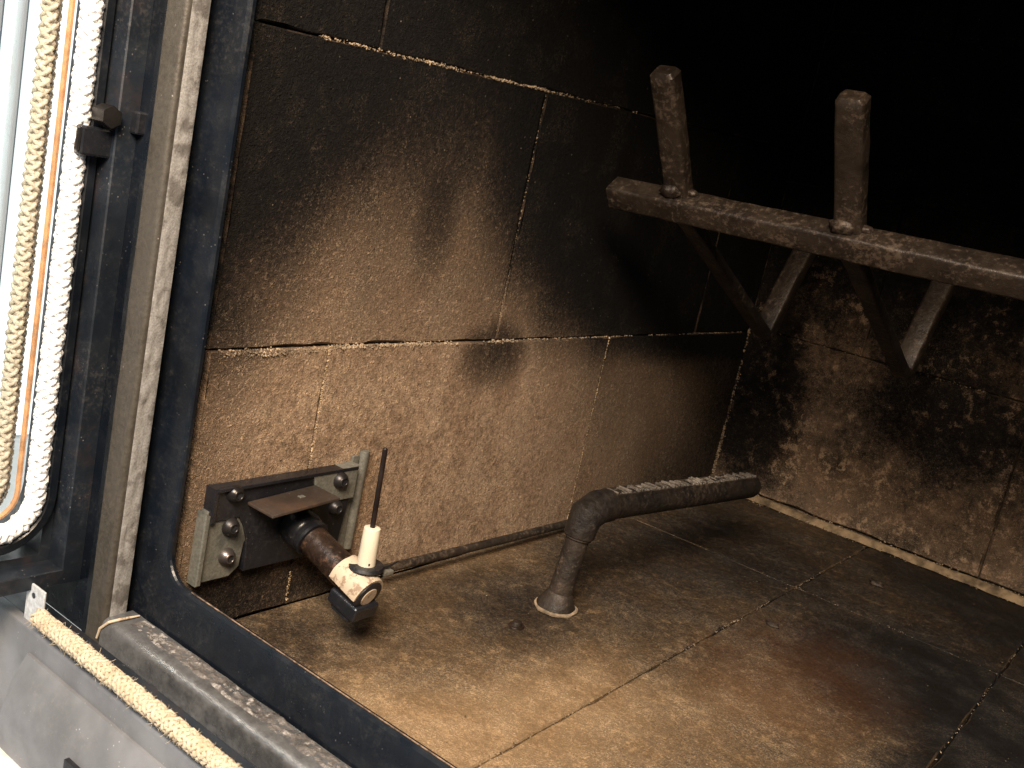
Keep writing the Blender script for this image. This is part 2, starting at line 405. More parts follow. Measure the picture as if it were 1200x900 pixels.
# back wall ---------------------------------------------------------
D = .485
wall_b = tag(box('wall_back', (-.054, D + .0055, -.05), (.70, D + .06, .60), M['mortar'], None, 0), kind='structure')
bmats = [M['back'], M['back_chip']]
zs = [.007, .1535, .285, .416, .58]
for r in range(4):
    js = (-.0, .244, .515, .69) if r % 2 == 0 else (-.0, .105, .38, .69)
    for k in range(3):
        slab('brick', [(js[k], zs[r]), (js[k + 1], zs[r]), (js[k + 1], zs[r + 1]), (js[k], zs[r + 1])], (0, D, 0), (1, 0, 0), (0, 0, 1), (0, -1, 0), .005, bmats, wall_b,
             proud=random.uniform(-.0006, .0006), gap=.0003, chip=.0009, seed=40 + r * 5 + k)

# crumbly mortar beads (foot of the back wall, corner, seam of the left wall)
def bead(name, a, b, r, parent, mat, seed=0, n=90, drop=.3):
    bm = bmesh.new(); a, b = V(a), V(b); pts = []; rad = []
    for i in range(n + 1):
        p = a.lerp(b, i / n); q = mn.noise(p * 90 + V((seed, 0, 0)))
        pts.append(p + V((0, 0, 1)) * q * r * .15); rad.append(max(r * .12, r * (1 + .55 * q - drop * (mn.noise(p * 25 + V((0, seed, 0))) > .25))))
    bm_tube(bm, pts, rad, 7, True, None, None, .35, seed); return from_bm(name, bm, mat, parent)
sweep_profile('mortar_fillet', [(0, 0), (-.0050, .0002), (-.0044, .0018), (-.0014, .0052), (0, .0058)], (.012, D - .0002, 0), (.64, D - .0002, 0), (0, 1, 0), (0, 0, 1), M['fillet'], wall_b, False, 300, .0011)
def crumbs(name, segs, mat, parent, seed=0):
    """broken mortar left in the joints: many small angular lumps; each seg = (a, b, count, spread, size)"""
    rnd = random.Random(seed); bm = bmesh.new()
    for (a, b, cnt, spread, size) in segs:
        a, b = V(a), V(b); ph = rnd.uniform(0, 50)
        k = 0
        while k < cnt:
            f = rnd.random(); p = a.lerp(b, f)
            if mn.noise(p * 38 + V((ph, 0, 0))) < rnd.uniform(-.55, .25): k += .34; continue
            k += 1
            p = p + V([rnd.gauss(0, spread) for _ in range(3)]); r = size * rnd.uniform(.35, 1.0) ** 1.5
            m = Matrix.Translation(p) @ Matrix.Rotation(rnd.uniform(0, 6.3), 4, (rnd.random() - .5, rnd.random() - .5, rnd.random() - .5)) @ Matrix.Diagonal((r * rnd.uniform(.7, 1.6), r, r * rnd.uniform(.5, 1), 1))
            vs = [bm.verts.new(m @ (V(q) + V([rnd.uniform(-.3, .3) for _ in range(3)]))) for q in ((1, 0, 0), (-1, 0, 0), (0, 1, 0), (0, -1, 0), (0, 0, 1), (0, 0, -1))]
            for (e, f_, g) in ((0, 2, 4), (2, 1, 4), (1, 3, 4), (3, 0, 4), (2, 0, 5), (1, 2, 5), (3, 1, 5), (0, 3, 5)): bm.faces.new((vs[e], vs[f_], vs[g]))
    return tag(from_bm(name, bm, mat, parent), kind='stuff')
crumbs('mortar_crumbs', [((.0004, -.10, s1(-.1) - .0016), (.0006, -.036, s1(-.036) - .0016), 700, .0008, .0008), ((.0006, -.034, s1(-.03) - .0004), (.0006, .13, s1(.13) - .0004), 1200, .0006, .0009),
    ((-.0002, .13, s1(.13)), (-.0002, .47, s1(.47)), 520, .0003, .0006)], M['crumb_sooty'], wall_l, 1)
crumbs('mortar_crumbs', [((-.0005, -.072, s2(-.072)), (-.0005, .105, s2(.105)), 800, .0004, .0008), ((-.0006, .105, s2(.105)), (-.0006, .21, s2(.21)), 220, .0004, .0006),
    ((-.0008, .105, s1(.1)), (-.0008, .105, s2(.1)), 200, .0002, .0005), ], M['crumb_sooty'], wall_l, 2)
crumbs('mortar_crumbs', [((.0012, .238, .003), (.0012, .238, s1(.24)), 520, .00025, .0006), ((.0012, -.034, .003), (.0012, -.034, s1(-.03)), 420, .0003, .0006)], M['crumb'], wall_l, 6)
crumbs('mortar_crumbs', [((.0022, D - .002, .010), (.0012, D - .002, .150), 700, .0008, .0010), ((.012, D - .006, .0006), (.60, D - .006, .0006), 500, .0012, .0008), ((.012, D - .0012, .0064), (.60, D - .0012, .0064), 500, .0007, .0009),
    ((.0, D, .1535), (.50, D, .1535), 200, .0005, .0007)], M['crumb_sooty'], wall_b, 3)
crumbs('mortar_crumbs', [((.1562, -.09, -.0004), (.1562, .47, -.0004), 300, .0004, .0005), ((.02, .312, -.0004), (.45, .312, -.0004), 200, .0003, .0004), ((.2972, .0, -.0004), (.2972, .47, -.0004), 160, .0004, .0005)], M['crumb_sooty'], floor, 4)

# ------------------------------------------------------------------ unseen stove shell: right side, plus roof and lintel added to shape the light
tag(box('unseen_roof', (-.06, -.12, .602), (.74, .56, .62), M['soot_steel'], None, .001), kind='structure')
tag(box('wall_right', (.702, -.10, -.05), (.74, .56, .601), M['left'], None, .001), kind='structure')

# ------------------------------------------------------------------ stove front frame
fr = thing('wood_stove', 'black steel stove front with worn sill and glazed door open at the left', 'stove')
# inner plate: a bent sheet with a rounded corner, running up the jamb and along the sill
def inner_plate():
    bm = bmesh.new(); yb, yf = -.1132, -.1215
    path = [(.0, .55), (.0, .048)] + [(.014 - .014 * math.cos(t), .046 - .014 * math.sin(t)) for t in [math.radians(a) for a in range(0, 91, 10)]] + [(.05, .032), (.25, .032), (.69, .032)]
    path = [(x + .0042, z + .0026) for x, z in path]
    prof = []
    rings = []
    for i, (x, z) in enumerate(path):
        a = V(path[max(0, i - 1)]); b = V(path[min(len(path) - 1, i + 1)]); t = (b - a).normalized(); n = V((-t.y, t.x)); n = -n if n.dot(V((-1, -1))) < 0 else n
        ring = []
        for (o, y) in ((0, yb), (.0005, yb - .0009), (.0016, yb - .0015), (.020, yf + .003), (.040, yf + .003), (.040, yf + .006), (.020, yb + .0016), (.0, yb + .0016)):
            q = V((x, z)) + n * o; ring.append(bm.verts.new((q.x, y, q.y)))
        rings.append(ring)
    for r0, r1 in zip(rings, rings[1:]):
        m = len(r0)
        for k in range(m): bm.faces.new((r0[k], r0[(k + 1) % m], r1[(k + 1) % m], r1[k]))
    bm.faces.new(rings[0]); bm.faces.new(list(reversed(rings[-1])))
    return from_bm('inner_plate', bm, M['black'], fr)
inner_plate()
# jamb bar: front face looks out, inner face looks across the opening
prof = [(-.0225, 0.018), (-.0225, .0012)] + arc(-.0215, .0012, .001, 180, 270, 3) + arc(-.0110, .0020, .0020, 270, 360, 5) + [(-.0090, .0108), (-.0098, .0116), (-.0190, .0120), (-.0190, .018)]
sweep_profile('jamb_bar', prof, (0, -.135, -.004), (0, -.135, .56), (1, 0, 0), (0, 1, 0), M['jamb'], fr, True, 60, .0002)
def jamb_skin():
    bm = bmesh.new(); nz, ny = 260, 7; g = []
    for i in range(nz + 1):
        row = []
        for j in range(ny + 1):
            z = .012 + .50 * i / nz; v = j / ny; y = -.1325 + .0085 * v
            h = .0006 * mn.noise(V((y * 420, z * 150, 4))) + .0006 * min(0, mn.noise(V((y * 300, z * 130, 9))) + .05) + .0004 * mn.noise(V((y * 900, z * 600, 1)))
            row.append(bm.verts.new((-.0081 + h * min(1, min(v, 1 - v) * 7) - .0004 * (j in (0, ny)), y, z)))
        g.append(row)
    for i in range(nz):
        for j in range(ny): bm.faces.new((g[i][j], g[i + 1][j], g[i + 1][j + 1], g[i][j + 1]))
    return from_bm('worn_edge', bm, M['jamb_worn'], fr, True)
jamb_skin()
# edge line welded on the jamb front
sweep_profile('jamb_lip', [(-.0300, .006), (-.0300, .0035), (-.0225, .0035), (-.0225, .006)], (0, -.135, -.004), (0, -.135, .56), (1, 0, 0), (0, 1, 0), M['black'], fr)
# sill bar: rounded front edge, top crusted with baked ash
prof = [(.0, -.030), (-.0008, .0085)] + [(.0042 - .0046 * math.cos(math.radians(a)), .0096 + .0046 * math.sin(math.radians(a))) for a in range(0, 91, 15)] + [(.0150, .0142), (.0162, .0128), (.0162, -.030)]
sweep_profile('sill_bar', prof, (-.0085, -.1355, 0), (.69, -.1355, 0), (0, 1, 0), (0, 0, 1), M['sill'], fr, True, 60, .00012)
def ash_crust():
    bm = bmesh.new(); rnd = random.Random(4); nx, ny = 500, 14; g = []
    for i in range(nx + 1):
        row = []
        for j in range(ny + 1):
            x = -.004 + .60 * i / nx; v = j / ny; y = -.1300 + .0100 * v
            h = max(0, mn.noise(V((x * 120, y * 260, 2)))) * .0022 + max(0, mn.noise(V((x * 380, y * 480, 5)))) * .0020
            cover = min(1, max(0, (x - .0) / .05)) * min(1, min(v, 1 - v) * 6)
            row.append(bm.verts.new((x, y + mn.noise(V((x * 60, 3, 1))) * .0012, .01415 + h * cover - .0003 * (1 - min(1, min(v, 1 - v) * 8)))))
        g.append(row)
    for i in range(nx):
        for j in range(ny): bm.faces.new((g[i][j], g[i + 1][j], g[i + 1][j + 1], g[i][j + 1]))
    return from_bm('ash_crust', bm, M['ash'], fr, True)
ash_crust()
# bead of cream sealant where sill meets jamb
tube('sealant_bead', [(-.0095, -.137, .004), (-.0080, -.1368, .0095), (-.004, -.1355, .0140), (-.0015, -.131, .0155), (-.0010, -.122, .0152)], [.0005, .0007, .0007, .0007, .0004], M['cream'], fr, 8)
# floor of the corner pocket left of the jamb, gasket flange and front panels
box('corner_plate', (-.120, -.150, -.006), (.69, -.1362, .0015), M['blackrust'], fr, .0006)
box('gasket_flange', (-.0325, -.1500, -.010), (.69, -.1488, .0105), M['blackrust'], fr, .0004)
box('corner_tab', (-.0440, -.1530, -.006), (-.0290, -.1518, .0215), M['tab'], fr, .0005)
tube('tab_hole', [(-.0375, -.15301, .0165), (-.0375, -.15315, .0165)], .0014, M['soot_steel'], fr, 12)
box('upper_front_panel', (-.14, -.1560, -.060), (.69, -.1505, .0030), M['grey_panel'], fr, .0015, 3)
lp = sweep_profile('lower_front_panel', [(-.001, -.008), (-.007, -.020), (-.0105, -.034), (-.0105, -.20), (.004, -.20), (.004, -.008)], (-.030, -.1565, 0), (.69, -.1565, 0), (0, 1, 0), (0, 0, 1), M['grey_panel'], fr, True)
box('vent_slot', (.025, -.1682, -.040), (.075, -.1660, -.0275), M['soot_steel'], fr, .0)
# front side plate behind the door
box('side_plate', (-.078, -.1290, -.006), (-.0245, -.1190, .56), M['black'], fr, .0006)
box('shading_lintel', (-.15, -.135, .440), (.74, -.105, .60), M['black'], fr, .001)  # out of view; height set by how much light it shades from the firebox
box('far_jamb', (.66, -.135, -.03), (.74, -.105, .439), M['black'], fr, .001)

def braid(name, path, r, mat, parent, strands=4, pitch=.018, fr_=.52, n=6, step=.0011, both=True, fuzz=0.0, seed=0):
    """braided rope: strands wound both ways, passing over and under each other"""
    path = [V(p) for p in path]; acc = [0]
    for a, b in zip(path, path[1:]): acc.append(acc[-1] + (b - a).length)
    L = acc[-1]; N = int(L / step); fr0 = []
    prev = None
    for i in range(N + 1):
        s = L * i / N; k = 0
        while k < len(acc) - 2 and acc[k + 1] < s: k += 1
        f = (s - acc[k]) / max(1e-9, acc[k + 1] - acc[k]); p = path[k].lerp(path[k + 1], f)
        k0 = max(0, k - 0); t = (path[min(len(path) - 1, k + 1)] - path[k]).normalized()
        if prev is None: u = (V((1, 0, 0)) - t * t.x); u = u.normalized() if u.length > .1 else V((0, 0, 1))
        else: u = (prev - t * prev.dot(t)).normalized()
        prev = u; fr0.append((s, p, t, u, t.cross(u)))
    bm = bmesh.new()
    bm_tube(bm, [q[1] for q in fr0[::6]], r * .72, 8)
    for d in ((1, -1) if both else (1,)):
        for j in range(strands):
            pts = []; rs = []
            for (s, p, t, u, w) in fr0:
                an = d * 2 * math.pi * s / pitch + 2 * math.pi * j / strands
                ov = math.cos(2 * strands * math.pi * s / pitch * 1.0 + math.pi * j + (math.pi if d < 0 else 0)) * r * .10 if both else 0
                rr = r * (1 - fr_ * .5) + ov + r * .10 * mn.noise(p * 220 + V((j, d, seed))) 
                pts.append(p + (u * math.cos(an) + w * math.sin(an)) * rr); rs.append(r * fr_ * (.5 + .10 * mn.noise(p * 300 + V((j * 3, d, seed)))))
            bm_tube(bm, pts, rs, n)
    if fuzz:
        rnd = random.Random(seed)
        for _ in range(int(L / fuzz)):
            (s, p, t, u, w) = fr0[rnd.randrange(len(fr0))]; an = rnd.uniform(0, 6.28); o = u * math.cos(an) + w * math.sin(an)
            q = p + o * r * .95; e = q + (o * rnd.uniform(.2, 1) + t * rnd.uniform(-1, 1) + o.cross(t) * rnd.uniform(-.8, .8)).normalized() * rnd.uniform(.001, .0028)
            bm_tube(bm, [q, q.lerp(e, .6) + t * .0003, e], [.00011, .0001, .00006], 3, False)
    return from_bm(name, bm, mat, parent, True)
# tan rope gasket along the sill
braid('rope_gasket', [(-.0265, -.1562, .0118), (-.01, -.1563, .0116), (.05, -.1562, .0112), (.12, -.1563, .0108), (.30, -.1562, .0108)], .0041, M['tan_rope'], fr, 5, .0150, .46, 6, .0010, True, .0005, 2)

# ------------------------------------------------------------------ door, open at a right angle
dr = fr
def rrect_path(y_near, z0, rad, y_far, z1):
    """open path: up the near edge, round the lower corner, along the bottom"""
    p = [(y_near, z1), (y_near, z0 + rad)]
    p += [(y_near - rad + rad * math.cos(math.radians(-a)), z0 + rad + rad * math.sin(math.radians(-a))) for a in range(10, 90, 10)]
    p += [(y_near - rad, z0), (y_far, z0)]
    return p
def door_ring(name, prof, path, mat, smooth=False):
    """profile (inset, x) swept round the door's edge path"""
    bm = bmesh.new(); rings = []
    for i, (y, z) in enumerate(path):
        a = V(path[max(0, i - 1)]); b = V(path[min(len(path) - 1, i + 1)]); t = (b - a).normalized(); n = V((t.y, -t.x))
        if n.dot(V((-1, 1))) < 0: n = -n
        if i not in (0, len(path) - 1):
            t0 = (V(path[i]) - a).normalized(); c = max(.5, abs(t0.dot(t))); n = n / c
        rings.append([bm.verts.new((x, y + n.x * o, z + n.y * o)) for (o, x) in prof])
    m = len(prof)
    for r0, r1 in zip(rings, rings[1:]):
        for k in range(m): bm.faces.new((r0[k], r0[(k + 1) % m], r1[(k + 1) % m], r1[k]))
    bm.faces.new(rings[0]); bm.faces.new(list(reversed(rings[-1])))
    o = from_bm(name, bm, mat, dr, smooth)
    if smooth:
        md = o.modifiers.new('edge', 'EDGE_SPLIT'); md.split_angle = math.radians(30)
    return o
outer = [(-.1285, .52), (-.1285, .0175), (-.50, .0175)]
dr = door_ring('door', [(0, -.041), (.0006, -.0402), (.0100, -.0400), (.0106, -.0406), (.0108, -.052), (.0150, -.053), (.0150, -.070), (0, -.070)], outer, M['blackrust'])
dr['label'] = 'black glazed door standing open with white rope gasket'
lip = rrect_path(-.1405, .0335, .026, -.50, .52)
door_ring('glass_frame', [(0, -.0525), (0, -.0492), (.0008, -.0484), (.0042, -.0484), (.0050, -.0492), (.0050, -.070), (0, -.070)], lip, M['black'], True)
rp = rrect_path(-.1500, .0425, .018, -.50, .52)
braid('rope_gasket', [(-.0508, y, z) for y, z in rp[:-1]] + [(-.0508, -.26, .0425)], .0046, M['white_rope'], dr, 4, .0150, .56, 7, .0011, True, .0, 5)
door_ring('sealant_strip', [(0, -.0545), (.0014, -.0540), (.0019, -.0560), (.0, -.0565)], rrect_path(-.1552, .0475, .014, -.50, .52), M['orange'])
braid('rope_reflection', [(-.0605, y, z) for y, z in rrect_path(-.1622, .0540, .012, -.26, .52)], .0036, M['reflected_rope'], dr, 3, .013, .66, 6, .0011, True, .0, 9)  # strands behind the glass, added to stand for the white rope's reflection
braid('rope_reflection', [(-.0630, y, z) for y, z in rrect_path(-.1580, .0500, .012, -.26, .52)], .0022, M['reflected_rope'], dr, 2, .008, .56, 6, .0011, True, .0, 10)
box('glass', (-.0585, -.50, .046), (-.0545, -.1545, .52), M['glass'], dr, .0003)
# clip that holds the glass
cl = box('clip', (-.0480, -.1530, .2165), (-.0425, -.1300, .2290), M['bracketblack'], dr, .0012)
box('clip_arm', (-.0525, -.1330, .2290), (-.0350, -.1275, .2390), M['bracketblack'], dr, .0010)
tube('clip_bolt', [(-.0450, -.1440, .2345), (-.0360, -.1440, .2345)], [.0048, .0048], M['screw'], dr, 6)
tube('clip_hook', [(-.049, -.150, .229), (-.044, -.153, .227), (-.044, -.1535, .219), (-.049, -.150, .2165)], .0013, M['screw'], dr, 8)
tube('rubbed_edge', [(.022, -.1132, .0350), (.10, -.1132, .0349), (.30, -.1132, .0350), (.69, -.1132, .0349)], .00030, M['rubbed'], fr, 6)
set_base(fr, (.3, -.13, -.05))

# ------------------------------------------------------------------ pilot burner on its wall plate
pl = thing('pilot_burner', 'pilot burner pipe with white ceramic spark electrode on a black wall plate', 'burner')
def prism(name, poly, x0, x1, mat, parent, bev=.0006):
    bm = bmesh.new(); a = [bm.verts.new((x0, y, z)) for y, z in poly]; b = [bm.verts.new((x1, y, z)) for y, z in poly]; n = len(poly)
    bm.faces.new(a); top = bm.faces.new(b)
    for k in range(n): bm.faces.new((a[k], a[(k + 1) % n], b[(k + 1) % n], b[k]))
    bmesh.ops.recalc_face_normals(bm, faces=bm.faces)
    if bev: bmesh.ops.bevel(bm, geom=list(top.edges), offset=bev, segments=2, affect='EDGES', profile=.5)
    return from_bm(name, bm, mat, parent)
prism('bracket', [(-.0985, .029), (-.0800, .029), (-.0745, .0335), (-.0735, .046), (-.060, .060), (-.0985, .066)], .0018, .0065, M['zinc'], pl)
prism('bracket_flange', [(-.1005, .0285), (-.0975, .0285), (-.0975, .064), (-.1005, .066)], .0018, .0085, M['zinc'], pl)
prism('bracket', [(-.030, .0600), (-.0045, .0600), (-.0045, .0790), (-.036, .0765), (-.034, .070)], .0018, .0088, M['zinc'], pl)
prism('wall_plate', [(-.0965, .0600), (-.0800, .0605), (-.0765, .0555), (-.0735, .0480), (-.0720, .0305), (-.0100, .0305), (-.0060, .0600), (-.0300, .0640), (-.0300, .0770), (-.0965, .0775)], .0019, .0075, M['bracketblack'], pl)
prism('plate_top_fold', [(-.0965, .0755), (-.0050, .0765), (-.0050, .0782), (-.0965, .0772)], .0018, .0092, M['bracketblack'], pl, .0003)
prism('plate_side_fold', [(-.0975, .0600), (-.0950, .0600), (-.0950, .0776), (-.0975, .0776)], .0018, .0088, M['bracketblack'], pl, .0003)
# tab that shields the pilot pipe from above
sh = box('shield_tab', (-.0005, -.0215, -.0008), (.0185, .0215, .0008), M['shelf'], pl, .0004, 2, Matrix.Translation((.0085, -.0555, .0690)) @ Matrix.Rotation(math.radians(4), 4, 'X'))
box('tab_rivet', (.0150, -.0520, .0698), (.0175, -.0485, .0706), M['zinc'], pl, .0003)
def screw(y, z, x, mat, r=.0038, lab=None):
    s = tube('screw', [(x, y, z), (x + .0007, y, z), (x + .0026, y, z), (x + .0034, y, z)], [r * 1.22, r * 1.2, r, r * .78], mat, pl, 18)
    bm = bmesh.new(); bm_tube(bm, [(x + .00342, y, z), (x + .0036, y, z)], [r * .46, r * .46], 6); from_bm('socket', bm, M['soot_steel'], s)
    bm = bmesh.new(); n = 18; 
    rg = [[bm.verts.new((x + dx, y + rr * math.cos(6.2832 * k / n), z + rr * math.sin(6.2832 * k / n))) for k in range(n)] for dx, rr in ((.0034, r * .78), (.0040, r * .68), (.0040, r * .48), (.0034, r * .46))]
    for a, b in zip(rg, rg[1:]):
        for k in range(n): bm.faces.new((a[k], a[(k + 1) % n], b[(k + 1) % n], b[k]))
    from_bm('head_rim', bm, mat, s, True)
screw(-.0850, .0735, .0075, M['screw']); screw(-.0845, .0565, .0070, M['screw']); screw(-.0835, .0405, .0065, M['screw_bright'], .0037)
screw(-.0175, .0720, .0088, M['screw']); screw(-.0165, .0560, .0075, M['screw'], .0036)
# half-round strip standing beside the plate
sweep_profile('strip', [(-.0034, .0018)] + [(-.0030 * math.cos(math.radians(a)), .0018 + .0034 * math.sin(math.radians(a))) for a in range(0, 181, 20)] + [(.0034, .0018)], (0, .0040, .0270), (0, .0045, .0840), (0, 1, 0), (1, 0, 0), M['zinc'], pl, True, 20, .0003)
box('strip_backing', (.0018, -.0045, .0270), (.0034, .0000, .0820), M['zinc'], pl, .0003)
A = V((.0075, -.0440, .0530)); B = V((.0610, -.0410, .0350)); ax = (B - A).normalized()
pp = lambda t: A + (B - A) * t
pipe = tube('pipe', [pp(0), pp(.3), pp(.6), pp(.96), pp(1.0)], [.0079, .0079, .0080, .0080, .0076], M['pipe'], pl, 28, up=(0, 1, 0))
tube('collar', [pp(.0), pp(.02), pp(.17), pp(.19), pp(.20), pp(.23), pp(.24), pp(.27), pp(.275)], [.0096, .0102, .0102, .0098, .0093, .0093, .0098, .0097, .0086], M['bracketblack'], pipe, 28, up=(0, 1, 0))
# cream band clamped over the pipe end
def band():
    bm = bmesh.new(); n = 40; t = ax; u = V((0, 1, 0)); u = (u - t * u.dot(t)).normalized(); w = t.cross(u)
    rings = []
    for (s, r) in ((.70, .0088), (.70, .0098), (.72, .0101), (1.02, .0101), (1.035, .0098), (1.035, .0085)):
        ring = []
        for k in range(n + 1):
            an = math.radians(-62 + 244 * k / n); c = pp(s + (.012 * mn.noise(V((an * 2, s, 1))) if s < .9 else 0)); ring.append(bm.verts.new(c + (u * math.cos(an) + w * math.sin(an)) * r))
        rings.append(ring)
    rings.append(rings[0])
    for a, b in zip(rings, rings[1:]):
        for k in range(n): bm.faces.new((a[k], a[k + 1], b[k + 1], b[k]))
    bm.faces.new([r[0] for r in rings[:-1]]); bm.faces.new([r[-1] for r in reversed(rings[:-1])])
    o = from_bm('clamp_band', bm, M['cream'], pl, True); md = o.modifiers.new('e', 'EDGE_SPLIT'); md.split_angle = math.radians(35); return o
band()
tube('pipe_plug', [pp(.98), pp(1.04), pp(1.055)], [.0058, .0058, .0048], M['cream'], pl, 24, up=(0, 1, 0))
tube('clamp_ring', [pp(1.0), pp(1.045), pp(1.05)], [.0084, .0084, .0078], M['bracketblack'], pl, 28, up=(0, 1, 0))
xf = Matrix.Translation(pp(.86) + V((0, .0005, -.0105))) @ Matrix.Rotation(math.radians(12), 4, 'Y')
box('clamp_block', (-.0095, -.0080, -.0036), (.0105, .0085, .0046), M['bracketblack'], pl, .0016, 3, xf)
box('clamp_foot', (-.0075, -.0060, -.0070), (.0065, .0060, -.0034), M['soot_steel'], pl, .0012, 3, xf)
# electrode
E0 = V((.0560, -.0385, .0455)); E1 = V((.0560, -.0390, .0675)); ed = (E1 - E0).normalized()
tip = V((.0560, -.0405, .1085))
tube('washer', [E0 + ed * .0006, E0 + ed * .0012, E0 + ed * .0026], [.0090, .0092, .0086], M['bracketblack'], pl, 26, up=(1, 0, 0))
ins = tube('insulator', [E0 - ed * .001, E0 + ed * .001, E0 + ed * .003, E0.lerp(E1, .5), E0.lerp(E1, .93), E0.lerp(E1, .985), E1], [.0044, .0046, .0046, .0044, .0042, .0040, .0032], M['ceramic'], pl, 28, up=(1, 0, 0))
tube('spark_rod', [E1 - ed * .002, E1.lerp(tip, .3), E1.lerp(tip, .7), tip - ed * .0006, tip], [.0013, .0013, .0013, .0013, .0008], M['rod'], ins, 12, up=(1, 0, 0))
tube('wire_stub', [E0 + V((.002, .006, -.001)), E0 + V((.004, .013, .0005)), E0 + V((.005, .018, .0025))], [.0009, .0007, .0004], M['screw'], pl, 8)
box('washer_tab', (.0575, -.0305, .0415), (.0620, -.0235, .0441), M['zinc'], pl, .0006)
for (dx, dz, w) in ((0, 0, .0016), (.0006, -.0011, .0010)):   # dark scorch printed on the ceramic foot is a small chip of glaze
    box('glaze_chip', (.0592, -.0412 + dx, .0490 + dz), (.0602, -.0412 + dx + w, .0502 + dz), M['soot_steel'], ins, .0002)
set_base(pl, (.0018, -.05, .029))

# ------------------------------------------------------------------ main gas burner
gb = thing('gas_burner', 'sooty iron gas burner tube with slotted top on a short standpipe', 'burner')
b0 = V((.0820, .1080, 0)); b1 = V((.0850, .1110, .0520))
L = lambda t: b0.lerp(b1, t)
tube('standpipe', [L(0), L(.25), L(.6), L(.88), L(.90), L(.99), L(1.0)], [.0078, .0073, .0071, .0071, .0084, .0084, .0078], M['burner'], gb, 26, up=(1, 0, 0), jit=.03)
tube('foot_ring', [L(0), L(.03), L(.10), L(.18), L(.22)], [.0122, .0123, .0104, .0084, .0074], M['burner'], gb, 30, up=(1, 0, 0), jit=.08)
tube('foot_sealant', [(.082, .108, .0002), (.082, .108, .0012), (.082, .108, .0020)], [.0132, .0134, .0122], M['crumb_sooty'], gb, 34, up=(1, 0, 0), jit=.10)
e_end = V((.1000, .3250, .0560)); e0 = V((.0860, .1130, .0655)); bd = (e_end - e0).normalized()
tube('elbow', [L(.91), L(.93), L(1.0), b1 + V((.0006, .0015, .0085)), e0 + bd * .010, e0 + bd * .019, e0 + bd * .0195], [.0080, .0094, .0096, .0104, .0104, .0102, .0092], M['burner_dark'], gb, 20, up=(1, 0, 0), jit=.05)
bt = tube('burner_tube', [e0 + bd * .006, e0 + bd * .05, e0 + bd * .15, e_end - bd * .004, e_end - bd * .001, e_end], [.0090, .0090, .0090, .0090, .0083, .0066], M['burner_dark'], gb, 28, up=(0, 0, 1), jit=.03)
# slotted strip on top
right = bd.cross(V((0, 0, 1))).normalized(); upv = right.cross(bd).normalized()
Ls = (e_end - e0).length
def fin(i, n, rnd):
    t = .022 + (Ls - .030) * i / n; c = e0 + bd * t + upv * .0081
    bm = bmesh.new(); w = rnd.uniform(.0040, .0052); h = rnd.uniform(.0002, .0024); sk = rnd.uniform(-.001, .001)
    R = Matrix((right, bd, upv)).transposed().to_4x4(); X = Matrix.Translation(c) @ R @ Matrix.Rotation(rnd.uniform(-.3, .3), 4, 'Z')
    bm_box(bm, (-w + sk, -.00095, -.002), (w + sk, .00095, h), .0004, 1, X)
    return bm
rnd = random.Random(3)
NS = 58
strip = sweep_profile('slot_tray', [(-.0062, -.003), (-.0062, .0006), (-.0052, .0008), (-.0046, -.0004), (.0046, -.0004), (.0052, .0008), (.0062, .0006), (.0062, -.003)], e0 + bd * .018 + upv * .0081, e_end - bd * .006 + upv * .0081, right, upv, M['burner'], gb, False, 40, .0004)
for i in range(NS): from_bm('slot_fin', fin(i, NS - 1, rnd), M['slots'], strip)
# supply tube that runs back to the wall plate
tube('supply_tube', [(.0820, .1170, .0530), (.0560, .1560, .0370), (.0240, .2080, .0160), (.0130, .2240, .0085), (.0115, .2200, .0080), (.0110, .1500, .0090), (.0110, .0700, .0110), (.0115, .0000, .0130), (.0060, -.0120, .0140)], [.0030, .0030, .0030, .0028, .0028, .0028, .0028, .0028, .0028], M['burner'], gb, 14, jit=.05)
set_base(gb, (.082, .108, 0))

